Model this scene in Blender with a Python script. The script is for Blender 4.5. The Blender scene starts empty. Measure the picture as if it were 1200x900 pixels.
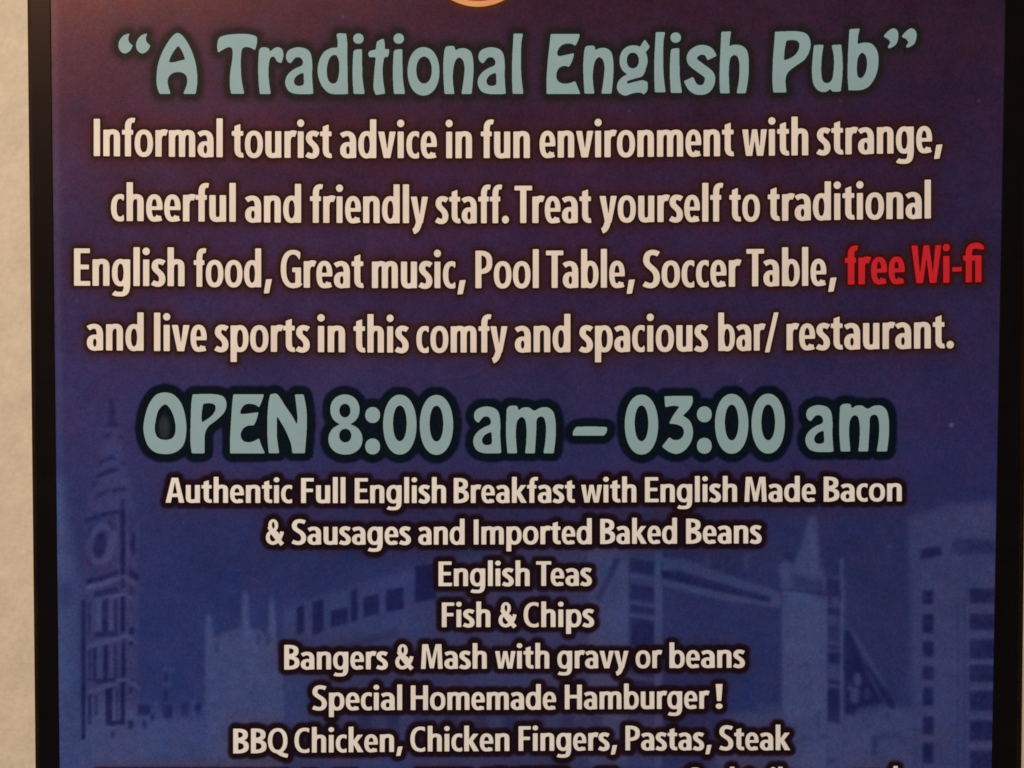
import bpy, math
import numpy as np

# ------------------------------------------------------------------ camera, world, lamp, exposure
sc = bpy.context.scene
col = sc.collection
F_PX, PITCH, DIST = 1200.0, math.radians(1.78), 0.54      # lens in photo pixels, tilt down, metres to the poster
cam_z = DIST * math.tan(PITCH)
cd = bpy.data.cameras.new('camera'); cam = bpy.data.objects.new('camera', cd); col.objects.link(cam)
cam.location = (0, -DIST, cam_z)
cam.rotation_euler = (math.pi / 2 - PITCH, 0, 0)
cd.sensor_width = 36; cd.lens = 36 * F_PX / 1200
cd.clip_start = 0.01; cd.clip_end = 100
sc.camera = cam

w = bpy.data.worlds.new('World'); sc.world = w; w.use_nodes = True
w.node_tree.nodes['Background'].inputs['Color'].default_value = (0.62, 0.72, 1.0, 1)
w.node_tree.nodes['Background'].inputs['Strength'].default_value = 0.10

ld = bpy.data.lights.new('room_lamp', 'AREA'); ld.shape = 'DISK'; ld.size = 0.6
ld.energy = 104; ld.color = (1.0, 0.76, 0.55)
lamp = bpy.data.objects.new('room_lamp', ld); col.objects.link(lamp)
lamp.location = (-1.4, -2.0, 1.8)
from mathutils import Vector
lamp.rotation_euler = (Vector((0.0, 0, -0.02)) - lamp.location).to_track_quat('-Z', 'Y').to_euler()

sc.view_settings.view_transform = 'Standard'; sc.view_settings.look = 'None'
sc.view_settings.exposure = 0.0; sc.view_settings.gamma = 1.0
sc.cycles.filter_width = 1.7
sc.cycles.use_denoising = False      # a little of the sampler's own grain suits a dim phone picture

# ------------------------------------------------------------------ helpers
rng = np.random.default_rng(7)

def at(u, v, depth=0.0):
    """points of the poster's own plane (or one parallel to it); u, v are its layout coordinates"""
    u = np.asarray(u, float); v = np.asarray(v, float)
    a = (u - 600) / F_PX; b = (450 - v) / F_PX
    ry = math.cos(PITCH) + b * math.sin(PITCH); rz = -math.sin(PITCH) + b * math.cos(PITCH)
    t = DIST / ry
    return np.stack([a * t, np.full(np.shape(a * t), depth), cam_z + rz * t], -1)

def lin(c):
    c = np.asarray(c, float) / 255.0
    return np.where(c <= 0.04045, c / 12.92, ((c + 0.055) / 1.055) ** 2.4)

LIGHT = np.array([0.97, 0.76, 0.59])          # colour of the lamp light: printed inks are the seen colour without it
def ink(c): return np.clip(lin(c) / LIGHT, 0, 0.92)

def mesh_obj(name, verts, faces, mat, parent=None, label=None):
    m = bpy.data.meshes.new(name)
    m.from_pydata([tuple(p) for p in verts] if not isinstance(verts, list) else verts, [], faces)
    m.update(); m.materials.append(mat)
    o = bpy.data.objects.new(name, m); col.objects.link(o)
    if parent is not None: o.parent = parent
    if label: o['label'] = label
    return o

def nodes_of(name):
    m = bpy.data.materials.new(name); m.use_nodes = True
    nt = m.node_tree
    return m, nt, nt.nodes['Principled BSDF']

def nd(nt, kind, **kw):
    n = nt.nodes.new(kind)
    for k, v in kw.items(): setattr(n, k, v)
    return n

def paper_grain(nt, src, b, amount, scale=1300.0, bump=0.0, bscale=700.0, blot=0.05):
    """ink on textured stock: fine grain plus soft blotches on the colour, and a faint tooth in the surface"""
    tc = nd(nt, 'ShaderNodeTexCoord')
    n1 = nd(nt, 'ShaderNodeTexNoise'); n1.inputs['Scale'].default_value = scale; n1.inputs['Detail'].default_value = 3
    n2 = nd(nt, 'ShaderNodeTexNoise'); n2.inputs['Scale'].default_value = 55; n2.inputs['Detail'].default_value = 4
    nt.links.new(tc.outputs['Object'], n1.inputs['Vector']); nt.links.new(tc.outputs['Object'], n2.inputs['Vector'])
    r1 = nd(nt, 'ShaderNodeMapRange'); r1.inputs['From Min'].default_value = .3; r1.inputs['From Max'].default_value = .7
    r1.inputs['To Min'].default_value = 1 - amount; r1.inputs['To Max'].default_value = 1 + amount
    r2 = nd(nt, 'ShaderNodeMapRange'); r2.inputs['From Min'].default_value = .3; r2.inputs['From Max'].default_value = .7
    r2.inputs['To Min'].default_value = 1 - blot; r2.inputs['To Max'].default_value = 1 + blot
    nt.links.new(n1.outputs['Fac'], r1.inputs['Value']); nt.links.new(n2.outputs['Fac'], r2.inputs['Value'])
    mu = nd(nt, 'ShaderNodeMath', operation='MULTIPLY')
    nt.links.new(r1.outputs[0], mu.inputs[0]); nt.links.new(r2.outputs[0], mu.inputs[1])
    sc_ = nd(nt, 'ShaderNodeVectorMath', operation='SCALE')
    nt.links.new(src, sc_.inputs[0]); nt.links.new(mu.outputs[0], sc_.inputs['Scale'])
    nt.links.new(sc_.outputs[0], b.inputs['Base Color'])
    if bump:
        n3 = nd(nt, 'ShaderNodeTexNoise'); n3.inputs['Scale'].default_value = bscale; n3.inputs['Detail'].default_value = 4
        nt.links.new(tc.outputs['Object'], n3.inputs['Vector'])
        bp = nd(nt, 'ShaderNodeBump'); bp.inputs['Strength'].default_value = bump; bp.inputs['Distance'].default_value = 0.0006
        nt.links.new(n3.outputs['Fac'], bp.inputs['Height']); nt.links.new(bp.outputs['Normal'], b.inputs['Normal'])

def flat_mat(name, rgb, rough=0.55, spec=0.25, grain=0.06, blot=0.04, **kw):
    m, nt, b = nodes_of(name)
    c = nd(nt, 'ShaderNodeRGB'); c.outputs[0].default_value = (*[float(x) for x in rgb], 1)
    paper_grain(nt, c.outputs[0], b, grain, blot=blot, **kw)
    b.inputs['Roughness'].default_value = rough; b.inputs['Specular IOR Level'].default_value = spec
    b.inputs['Specular Tint'].default_value = (1.0, .62, .48, 1)
    return m

def attr_mat(name, rough=0.5, spec=0.3, grain=0.1, blot=0.05):
    m, nt, b = nodes_of(name)
    a = nd(nt, 'ShaderNodeAttribute', attribute_name='print')
    paper_grain(nt, a.outputs['Color'], b, grain, blot=blot, bump=0.06, bscale=1300)
    b.inputs['Roughness'].default_value = rough; b.inputs['Specular IOR Level'].default_value = spec
    b.inputs['Specular Tint'].default_value = (1.0, .62, .48, 1)
    return m

# ------------------------------------------------------------------ outline tools
def bez(p0, p1, p2, p3, n=10):
    t = np.linspace(0, 1, n + 1)[1:, None]
    p0, p1, p2, p3 = map(np.array, (p0, p1, p2, p3))
    return (1 - t) ** 3 * p0 + 3 * (1 - t) ** 2 * t * p1 + 3 * (1 - t) * t * t * p2 + t ** 3 * p3

def path(*segs):
    """first a point, then points (lines) or 6-tuples (Bezier: two handles and an end)"""
    pts = [np.array(segs[0], float)]
    for s in segs[1:]:
        if len(s) == 2: pts.append(np.array(s, float))
        else: pts.extend(list(bez(pts[-1], s[0:2], s[2:4], s[4:6])))
    return np.array(pts)

def sweep(p, S, T, s0=1, s1=1):
    """a flat-nib pen drawn along p: S wide where it runs upright, T where it runs level"""
    d = np.gradient(p, axis=0)
    d[0] = p[1] - p[0]; d[-1] = p[-1] - p[-2]
    d /= np.linalg.norm(d, axis=1)[:, None] + 1e-9
    nrm = np.stack([-d[:, 1], d[:, 0]], 1)
    h = 0.5 * np.sqrt((S * nrm[:, 0]) ** 2 + (T * nrm[:, 1]) ** 2) * np.linspace(s0, s1, len(p))
    return np.concatenate([p + nrm * h[:, None], (p - nrm * h[:, None])[::-1]])

def oval(cx, cy, rx, ry, e=2.35, n=48):
    t = np.linspace(0, 2 * np.pi, n, endpoint=False)
    c, s = np.cos(t), np.sin(t)
    return np.stack([cx + rx * np.sign(c) * np.abs(c) ** (2 / e), cy + ry * np.sign(s) * np.abs(s) ** (2 / e)], 1)

def rect(x0, y0, x1, y1): return np.array([(x0, y0), (x1, y0), (x1, y1), (x0, y1)], float)
def poly(*p): return np.array(p, float)

def spline(pts, n=6):
    """closed smooth outline; a point with a third item is a corner"""
    P = [np.array(p[:2], float) for p in pts]; K = [len(p) > 2 for p in pts]
    out = []; N = len(P)
    for i in range(N):
        a, b = P[i], P[(i + 1) % N]
        ta = (b - a) * 0.5 if K[i] else (b - P[i - 1]) / 2
        tb = (b - a) * 0.5 if K[(i + 1) % N] else (P[(i + 2) % N] - a) / 2
        L = np.linalg.norm(b - a)
        for tt in (ta, tb):
            q = np.linalg.norm(tt)
            if q > L: tt *= L / q
        t = np.linspace(0, 1, n, endpoint=False)[:, None]
        out.append((2*t**3 - 3*t**2 + 1) * a + (t**3 - 2*t**2 + t) * ta + (-2*t**3 + 3*t**2) * b + (t**3 - t**2) * tb)
    return np.concatenate(out)

def winding(X, Y, P):
    W = np.zeros(X.shape, np.int32)
    x0, y0 = P[:, 0], P[:, 1]; x1, y1 = np.roll(x0, -1), np.roll(y0, -1)
    for a, b, c, d in zip(x0, y0, x1, y1):
        if b == d: continue
        cr = (c - a) * (Y - b) - (X - a) * (d - b)
        W += ((b <= Y) & (d > Y) & (cr > 0)).astype(np.int32)
        W -= ((b > Y) & (d <= Y) & (cr < 0)).astype(np.int32)
    return W

def field(shapes, step=1.0, soft=0.8, pad=3, ss=2):
    """coverage of a list of ('+'|'-', outline) on a grid; returns x0, y0, step, F"""
    allp = np.concatenate([p for o, p in shapes if o == '+'])
    x0, y0 = allp.min(0) - pad * step; x1, y1 = allp.max(0) + pad * step
    nx = int((x1 - x0) / step) + 2; ny = int((y1 - y0) / step) + 2
    h = step / ss
    gx = x0 + (np.arange(nx * ss) + .5) * h - step / 2; gy = y0 + (np.arange(ny * ss) + .5) * h - step / 2
    M = np.zeros((ny * ss, nx * ss), bool)
    for o, P in shapes:
        lo, hi = P.min(0), P.max(0)
        i0, i1 = np.searchsorted(gx, [lo[0], hi[0]]); j0, j1 = np.searchsorted(gy, [lo[1], hi[1]])
        if i1 <= i0 or j1 <= j0: continue
        X, Y = np.meshgrid(gx[i0:i1], gy[j0:j1])
        ins = winding(X, Y, P) != 0
        if o == '+': M[j0:j1, i0:i1] |= ins
        else: M[j0:j1, i0:i1] &= ~ins
    F = M.reshape(ny, ss, nx, ss).mean((1, 3))
    return x0, y0, step, blur(F, soft)

def blur(F, s):
    if s <= 0: return F
    r = max(1, int(3 * s + .5)); k = np.exp(-.5 * (np.arange(-r, r + 1) / s) ** 2); k /= k.sum()
    G = np.pad(F, ((r, r), (r, r)), mode='edge')
    G = sum(k[i] * G[i:i + F.shape[0]] for i in range(2 * r + 1))
    return sum(k[i] * G[:, i:i + F.shape[1]] for i in range(2 * r + 1))

def cells(fd):
    """the area where the field is over one half, as faces with sub-cell edges"""
    x0, y0, st, F = fd
    V, FC = [], []
    I = F >= .5
    cnt = I[:-1, :-1].astype(int) + I[:-1, 1:] + I[1:, :-1] + I[1:, 1:]
    ny, nx = cnt.shape
    def add(ps):
        n = len(V); V.extend(ps); FC.append(tuple(range(n, n + len(ps))))
    for j in range(ny):
        row = cnt[j]; i = 0
        while i < nx:
            c = row[i]
            if c == 4:
                k = i
                while k < nx and row[k] == 4: k += 1
                add([(i, j), (k, j), (k, j + 1), (i, j + 1)]); i = k; continue
            if c:
                cs = [(i, j), (i + 1, j), (i + 1, j + 1), (i, j + 1)]
                vs = [F[q, p] for p, q in cs]; ps = []
                for a in range(4):
                    b = (a + 1) % 4
                    if vs[a] >= .5: ps.append(cs[a])
                    if (vs[a] >= .5) != (vs[b] >= .5):
                        t = (.5 - vs[a]) / (vs[b] - vs[a])
                        ps.append((cs[a][0] + t * (cs[b][0] - cs[a][0]), cs[a][1] + t * (cs[b][1] - cs[a][1])))
                if len(ps) > 2: add(ps)
            i += 1
    V = np.array(V, float) * st + (x0, y0)
    return V, FC

# ------------------------------------------------------------------ the condensed sans of the text (own drawing)
XH, CAP, ASC, DESC = 71.0, 100.0, 104.0, -28.0

def sans(ch, k, S, T):
    """outlines of one letter: k widens it, S and T are stem and hairline"""
    A = []
    plus = lambda p: A.append(('+', p)); minus = lambda p: A.append(('-', p))
    H = S / 2; h = T / 2; R, D, G = 2.2 * k, .6 * k, 4.2 * k          # side bearings: round, diagonal, straight
    def ring(x0, x1, y0, y1, e=2.35, sx=S * .87, ty=T):
        cx, cy = (x0 + x1) / 2, (y0 + y1) / 2; rx, ry = (x1 - x0) / 2, (y1 - y0) / 2
        plus(oval(cx, cy, rx, ry, e)); minus(oval(cx, cy, max(rx - sx, 1), max(ry - ty, 1), e))
    def arch(x0, x1, top=XH + 1, foot=0):
        xm = x0 + (x1 - x0) * .56
        plus(sweep(path((x0 + H, top * .62), (x0 + H, top - h * 2.0, xm - (xm - x0) * .42, top - h, xm, top - h),
                        (x1 - H - 1, top - h, x1 - H, top * .83, x1 - H, top * .62), (x1 - H, foot)), S, T * 1.06))
    if ch == 'I':
        W = S; plus(rect(0, 0, S, CAP)); return A, W, G * 1.1, G * 1.1
    if ch == 'l':
        W = S; plus(rect(0, 0, S, ASC)); return A, W, G, G
    if ch == 'i':
        W = S * 1.02; plus(rect(0, 0, S, XH)); plus(oval(H, 93, H * 1.16, 10.2, 2)); return A, W, G, G
    if ch == '.':
        W = 19 * k ** .5; plus(oval(W / 2, 9.5, W / 2, 10.5, 2)); return A, W, 3, 3
    if ch == ',':
        W = 24 * k ** .5; plus(poly((8 * k ** .5, 21), (W, 22), (16 * k ** .5, -16), (2, -17))); return A, W, 1, 3
    if ch == '-':
        W = 26 * k; plus(rect(0, 29, W, 41)); return A, W, 3, 3
    if ch == '/':
        W = 38 * k; plus(poly((0, -5), (S * .8, -5), (W, CAP + 3), (W - S * .8, CAP + 3))); return A, W, 0, 0
    if ch == '!':
        W = S * 1.15; plus(poly((0, CAP), (W, CAP), (W * .8, 31), (W * .2, 31))); plus(oval(W / 2, 10, H * 1.15, 11, 2)); return A, W, 5, 5
    if ch in 'nhmr':
        top = ASC if ch == 'h' else XH
        W = {'n': 43, 'h': 43, 'm': 68, 'r': 30}[ch] * k
        plus(rect(0, 0, S, top))
        if ch in 'nh': arch(0, W)
        if ch == 'm':
            x2 = W / 2 + H * 1.02
            arch(0, x2); arch(x2 - S, W)
        if ch == 'r':
            plus(sweep(path((H, XH * .60), (H, XH * .84, W * .55, XH - h * .2, W, XH - T * .62)), S, T * 1.35))
        return A, W, G, (G if ch != 'r' else .4)
    if ch == 'u':
        W = 42 * k
        plus(rect(W - S, 0, W, XH))
        plus(sweep(path((H, XH), (H, XH * .36), (H, XH * .13, H + 3, h, W * .44, h - .6), (W * .7, h - .6, W - H, h * 1.4, W - H, XH * .32)), S, T * 1.06))
        return A, W, G, G
    if ch == 'o':
        W = 47 * k; ring(0, W, -1.2, XH + 1.2); return A, W, R, R
    if ch == 'e':
        W = 41 * k; ring(0, W, -1.2, XH + 1.2)
        minus(poly((W * .5, XH * .46), (W + 2, XH * .46), (W + 2, 8), (W * .93, 14), (W * .72, 15), (W * .5, XH * .3)))
        plus(rect(H, XH * .43, W - .6, XH * .43 + T * .76))
        plus(sweep(path((W * .45, h - 1.4), (W * .62, h - 1.8, W * .80, h - .6, W * .925, h + 2)), S, T * .92))
        return A, W, R, R * .9
    if ch == 'c':
        W = 34 * k; ring(0, W * 1.36, -1.2, XH + 1.2)
        minus(poly((W * .74, XH * .5), (W * .96, XH * .84), (W * .965, XH + 6), (W * 1.5, XH + 6), (W * 1.5, -8), (W * .965, -8), (W * .96, XH * .16)))
        return A, W, R, .8
    if ch == 's':
        W = 34 * k
        plus(sweep(path((W * .92, XH - T * .78), (W * .66, XH + 1.2 - T * .35, H * .95, XH + 2 - T * .2, H * .95, XH * .735),
                        (H * .95, XH * .56, W - H * .95, XH * .52, W - H * .95, XH * .27),
                        (W - H * .95, -2 + T * .2, W * .32, -1.2 + T * .36, W * .04, T * .82)), S * 1.02, T * 1.12))
        return A, W, R * .8, R * .8
    if ch == 'a':
        W = 41 * k
        plus(sweep(path((W * .08, XH - T * .95), (W * .34, XH + 1.5 - T * .35, W - H, XH + 2 - T * .2, W - H, XH * .62), (W - H, XH * .3), (W - H + .4, 0)), S, T * 1.05))
        ring(0, W * .98, -1.2, XH * .60, 2.2, S * .98, T * .86)
        minus(poly((W + .6, -3), (W + .6, XH * .6), (W + 9, XH * .6), (W + 9, -3)))
        return A, W, R * .9, G * .85
    if ch in 'dbpqg':
        W = 46 * k
        stem_right = ch in 'dqg'
        x0, x1 = (0, W - H * .35) if stem_right else (H * .35, W)
        ring(x0, x1, -1.2, XH + 1.2, 2.3)
        sx = W - S if stem_right else 0
        if ch == 'd': plus(rect(sx, 0, sx + S, ASC))
        if ch == 'b': plus(rect(sx, 0, sx + S, ASC))
        if ch == 'p': plus(rect(sx, DESC, sx + S, XH))
        if ch == 'g':
            plus(rect(sx, 2, sx + S, XH))
            plus(sweep(path((W - H, 8), (W - H, -22, W * .66, DESC + 6 - .5, W * .40, DESC + 6), (W * .25, DESC + 6, W * .16, DESC + 7, W * .08, DESC + 10)), S, T))
        return A, W, (R if stem_right else G), (G if stem_right else R)
    if ch == 't':
        W = 31 * k; x = W * .22
        plus(poly((x, XH - 3), (x, 84), (x + S, 90), (x + S, XH - 3)))
        plus(rect(0, XH - T, W * .97, XH))
        plus(sweep(path((x + H, XH), (x + H, 24), (x + H, 8, x + S * .95, h - 1.5, W * .98, h + .6)), S, T * 1.02))
        return A, W, 1, 1.4
    if ch == 'f':
        W = 33 * k; x = W * .22
        plus(rect(0, XH - T, W * .86, XH))
        plus(sweep(path((x + H, 0), (x + H, 76), (x + H, 96, x + S * .95, ASC - h + 1, W, ASC - h - 1.5)), S, T * 1.05))
        return A, W, 1, -2.5
    if ch == 'fi':                                                     # ligature
        W = 50 * k; x = W * .14
        plus(rect(0, XH - T, W - 3, XH))
        plus(rect(W - S, 0, W, XH))
        plus(sweep(path((x + H, 0), (x + H, 76), (x + H, 98, W * .62, ASC - h, W - H, ASC - h - 1), (W - H * .6, ASC - h - 3, W, ASC - 12, W - 1, ASC - 17)), S, T * 1.15))
        return A, W, 1, G
    if ch in 'vy':
        W = 45 * k; c = S * 1.0
        plus(poly((0, XH), (c, XH), (W / 2 + S * .06, 20), (W - c, XH), (W, XH), (W / 2 + S * .55, 0), (W / 2 - S * .52, 0)))
        if ch == 'y':
            plus(sweep(path((W / 2 + S * .05, 10), (W / 2 - 3, -8, W * .36, -20, W * .14, DESC + 6)), S * 1.02, T * 1.25))
        return A, W, D, D
    if ch == 'w':
        W = 63 * k; c = S * .95; m = W / 2
        plus(poly((0, XH), (c, XH), (W * .29, 19), (m - S * .42, XH), (m + S * .42, XH), (W * .71, 19), (W - c, XH), (W, XH),
                  (W * .71 + S * .55, 0), (W * .71 - S * .45, 0), (m, XH - 27), (W * .29 + S * .45, 0), (W * .29 - S * .55, 0)))
        return A, W, D, D
    if ch == 'k':
        W = 45 * k
        plus(rect(0, 0, S, ASC))
        plus(poly((S - 1, 32), (S - 1, 46), (W * .98 - S * 1.15, XH), (W * .97, XH), (S + S * .42, 33)))
        plus(poly((S * .9, 36), (S * 1.55, 49), (W + .5, 0), (W - S * 1.18, 0)))
        return A, W, G, D
    # capitals
    if ch in 'EF':
        W = 41 * k if ch == 'E' else 39 * k
        plus(rect(0, 0, S, CAP)); plus(rect(S - 1, CAP - T, W * .97, CAP)); plus(rect(S - 1, 44, W * .91, 44 + T))
        if ch == 'E': plus(rect(S - 1, 0, W, T))
        return A, W, G * 1.1, 1.6 * k
    if ch == 'T':
        W = 46 * k; plus(rect(0, CAP - T, W, CAP)); plus(rect(W / 2 - H, 0, W / 2 + H, CAP - 1)); return A, W, D, D - 4 * k
    if ch == 'H':
        W = 53 * k; plus(rect(0, 0, S, CAP)); plus(rect(W - S, 0, W, CAP)); plus(rect(S - 1, 45, W - S + 1, 45 + T)); return A, W, G * 1.1, G * 1.1
    if ch == 'P':
        W = 45 * k; ring(-W * .55, W, 38, CAP + .5, 2.6, S * .95, T); minus(rect(-W, 30, 0, CAP + 9)); plus(rect(0, 0, S, CAP)); return A, W, G * 1.1, R
    if ch == 'B':
        W = 46 * k
        ring(-W * .62, W * .94, 49, CAP + .3, 2.7, S, T); 
        plus(oval(W * .17, 27.5, W * .83, 28, 2.7)); minus(oval(W * .17, 28, W * .83 - S, 28 - T, 2.7))
        minus(rect(-W, -9, 0, CAP + 9)); plus(rect(0, 0, S, CAP)); plus(rect(S - 1, 47.5, W * .52, 47.5 + T * .8)); return A, W, G * 1.1, R
    if ch == 'C' or ch == 'G':
        W = (47 if ch == 'C' else 53) * k; f = 1.34 if ch == 'C' else 1.2
        ring(0, W * f, -1.2, CAP + 1.2, 2.3)
        minus(poly((W * .8, 50), (W * .94, 84), (W * .965, CAP + 8), (W * 2, CAP + 8), (W * 2, -8), (W * .985, -8), (W * .95, 15)))
        if ch == 'G':
            plus(rect(W - S * .97, 7, W - 1, 54)); plus(rect(W * .56, 54 - T, W - 1, 54)); plus(sweep(path((W * .55, h - 1), (W * .74, h - 1, W * .9, h + 2, W - H * .7, h + 6)), S, T * 1.1))
        return A, W, R, R * .8
    if ch in 'OQ':
        W = 58 * k; ring(0, W, -1.2, CAP + 1.2, 2.2)
        if ch == 'Q': plus(sweep(path((W * .52, 5), (W * .66, -4, W * .8, -10, W * 1.02, -12)), S, T * 1.15))
        return A, W, R, R
    if ch == 'S':
        W = 43 * k; t = T * 1.12
        plus(sweep(path((W * .92, CAP - T * .85), (W * .66, CAP + 1.2 - T * .35, H, CAP + 2 - T * .2, H, CAP * .735),
                        (H, CAP * .54, W - H, CAP * .53, W - H, CAP * .27),
                        (W - H, -3 + T * .2, W * .32, -1.5 + T * .36, W * .04, T * .9)), S * 1.02, t))
        return A, W, R, R
    if ch == 'A':
        W = 56 * k; c = S * 1.08; m = W / 2
        plus(poly((0, 0), (c, 0), (m, CAP - 14), (W - c, 0), (W, 0), (m + S * .66, CAP), (m - S * .66, CAP)))
        plus(rect(W * .22, 23, W * .78, 23 + T)); return A, W, D, D
    if ch == 'M':
        W = 66 * k; c = S * .95; m = W / 2
        plus(poly((0, 0), (c, 0), (c + 2.5 * k, 80), (m - S * .42, 2), (m + S * .42, 2), (W - c - 2.5 * k, 80), (W - c, 0), (W, 0),
                  (W - 4 * k, CAP), (W - 4 * k - S * 1.2, CAP), (m, 35), (4 * k + S * 1.2, CAP), (4 * k, CAP)))
        return A, W, G * .8, G * .8
    if ch == 'W':
        W = 82 * k; c = S * .98; m = W / 2
        plus(poly((0, CAP), (c, CAP), (W * .285, 22), (m - S * .46, CAP), (m + S * .46, CAP), (W * .715, 22), (W - c, CAP), (W, CAP),
                  (W * .715 + S * .56, 0), (W * .715 - S * .5, 0), (m, 68), (W * .285 + S * .5, 0), (W * .285 - S * .56, 0)))
        return A, W, D, D
    if ch == '&':
        W = 57 * k
        S, T = S * .86, T * .9
        ring(W * .13, W * .66, 52, CAP + 1.2, 2.1, S * .86, T * .85)
        plus(oval(W * .38, 28, W * .38, 29, 2.1)); minus(oval(W * .38, 29, W * .38 - S * .94, 29 - T, 2.1))
        plus(sweep(path((W * .20, 72), (W * .30, 52, W * .55, 28, W * 1.0 - S * .5, 0)), S * 1.15, T * 1.2))
        plus(sweep(path((W * .52, 9), (W * .72, 16, W * .84, 34, W * .87, 52)), S * .9, T))
        return A, W, R, 0
    raise KeyError(ch)

_cache = {}
def sans_glyph(ch, style):
    key = (ch, style)
    if key not in _cache:
        k, S, T = style
        A, W, a, b = sans(ch, k, S, T)
        fd = field(A); V, FC = cells(fd)
        _cache[key] = (fd, V, FC, W, a, b)
    return _cache[key]

# ------------------------------------------------------------------ print layout (poster's own layout units)
BIG, SMALL = (1.0, 15.9, 12.4), (1.27, 18.6, 13.4)
def L(style, size, *words): return (style, size, words)
# word, left, right, baseline left, baseline right
lines = {
 'description_line': L(BIG, .437,
   ('Informal',110,261,182.9,184.3),('tourist',271.7,389,184.6,185.2),('advice',398.6,511.9,185.1,185.4),('in',522.8,553.1,185.4,185.4),
   ('fun',563.5,620.9,185.3,185.2),('environment',632.4,860,184.9,183),('with',869.8,947.1,182.8,182),('strange,',957.5,1104.4,181.6,178.8)),
 'description_line.001': L(BIG, .437,
   ('cheerful',130.2,276.3,258.9,259.9),('and',287.3,352.9,260.5,260.9),('friendly',363.3,501.6,261.1,261.6),('staff.',510.7,596.4,261.8,261.5),
   ('Treat',602.9,692.9,261.4,261.2),('yourself',702.6,847.1,260.8,259.6),('to',854.7,890.4,259.6,259.3),('traditional',899.7,1090.7,259,256)),
 'description_line.002': L(BIG, .437,
   ('English',86.9,216.3,334.8,335.4),('food,',227.1,318.8,336,336.6),('Great',329.1,426.2,337,337.4),('music,',435.9,545.8,337.6,337.7),
   ('Pool',557.3,631.3,337.7,337.5),('Table,',639.8,744,337.4,337),('Soccer',753.7,867.7,337.2,335.9),('Table,',874.6,980.3,335.6,334.6)),
 'description_line.003': L(BIG, .432,
   ('and',101.9,168.4,410.4,411),('live',180.6,242.3,411.3,411.8),('sports',252.1,362.8,412,412.5),('in',372.5,404.4,412.6,412.8),
   ('this',414.3,478.7,413,413.2),('comfy',488,594.6,413.2,413),('and',603.4,668.4,412.8,412.6),('spacious',679.3,829.4,412.6,411.6),
   ('bar/',841.7,912.3,411.2,410.6),('restaurant.',921.7,1117.7,410.4,408)),
 'red_offer': L((1.0,17.0,13.2), .442, ('free',990,1060,333.6,332.4),('Wi-fi',1068,1150,332,330.6)),
 'menu_line': L(SMALL, .292,
   ('Authentic',194.1,342.9,589,589.4),('Full',352.9,404.9,589.4,589.5),('English',415.8,522.7,589.5,589.4),('Breakfast',531.8,673.8,589.4,589),
   ('with',681,745.7,588.9,588.6),('English',755.8,863.7,588.4,588),('Made',872.4,955.8,588,587.8),('Bacon',965.2,1056.6,587.8,587.3)),
 'menu_line.001': L(SMALL, .292,
   ('&',311.7,333.4,638,638),('Sausages',342.1,481.4,638,638.2),('and',490.2,544.4,638.2,638.1),('Imported',555.2,693.4,638,637.5),
   ('Baked',703.4,793.3,637.3,637),('Beans',804,892.3,637,636.7)),
 'menu_line.002': L(SMALL, .288, ('English',513.9,620.7,686.8,686.6),('Teas',628.3,693.4,686.5,686.3)),
 'menu_line.003': L(SMALL, .288, ('Fish',517.8,574.7,734.8,734.8),('&',584.3,606,734.8,734.8),('Chips',613.7,696.1,734.8,734.6)),
 'menu_line.004': L(SMALL, .288,
   ('Bangers',333.2,454.4,784.5,784.2),('&',463.2,485.3,784,784),('Mash',493.4,570.4,783.7,783.5),('with',580.2,643.7,783.4,783.3),
   ('gravy',653.2,736.6,783.2,783),('or',744.9,775.4,782.9,782.8),('beans',784.5,872.7,782.7,782.3)),
 'menu_line.005': L(SMALL, .288,
   ('Special',366.2,471.3,832.2,832),('Homemade',481.4,651.7,832,831.4),('Hamburger',661.9,830.7,831.2,830.4),('!',838.7,846.7,830.3,830.3)),
 'menu_line.006': L(SMALL, .288,
   ('BBQ',273.4,336.9,882.7,882.2),('Chicken,',345.2,471.9,882,880.9),('Chicken',481,596.9,880.6,880),('Fingers,',607.7,723.2,879.8,879.3),
   ('Pastas,',732.9,833.9,879.2,879),('Steak',843,926,879,879)),
 'menu_line.007': L(SMALL, .288, ('Cocktails',803,932,928.4,928.4),('and',1000,1052,927.6,927.4)),
}

def split_word(wd):
    out, i = [], 0
    while i < len(wd):
        if wd[i:i + 2] == 'fi' and wd == 'Wi-fi': out.append('fi'); i += 2
        else: out.append(wd[i]); i += 1
    return out

def layout(entry):
    """every letter of a line as (field, verts, faces, ax, sx, base-left, slope, size, x-left)"""
    style, size, words = entry
    res = []
    for wd, x0, x1, b0, b1 in words:
        gl = [sans_glyph(c, style) for c in split_word(wd)]
        pen, pos = 0.0, []
        for n, g in enumerate(gl):
            if n: pen += g[4]
            pos.append(pen); pen += g[3] + (g[5] if n < len(gl) - 1 else 0)
        sx = (x1 - x0) / pen
        for g, p in zip(gl, pos):
            ax = x0 + p * sx
            res.append((g, ax, sx, size, lambda u, b0=b0, b1=b1, x0=x0, x1=x1: b0 + (b1 - b0) * (u - x0) / (x1 - x0)))
    return res

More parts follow.
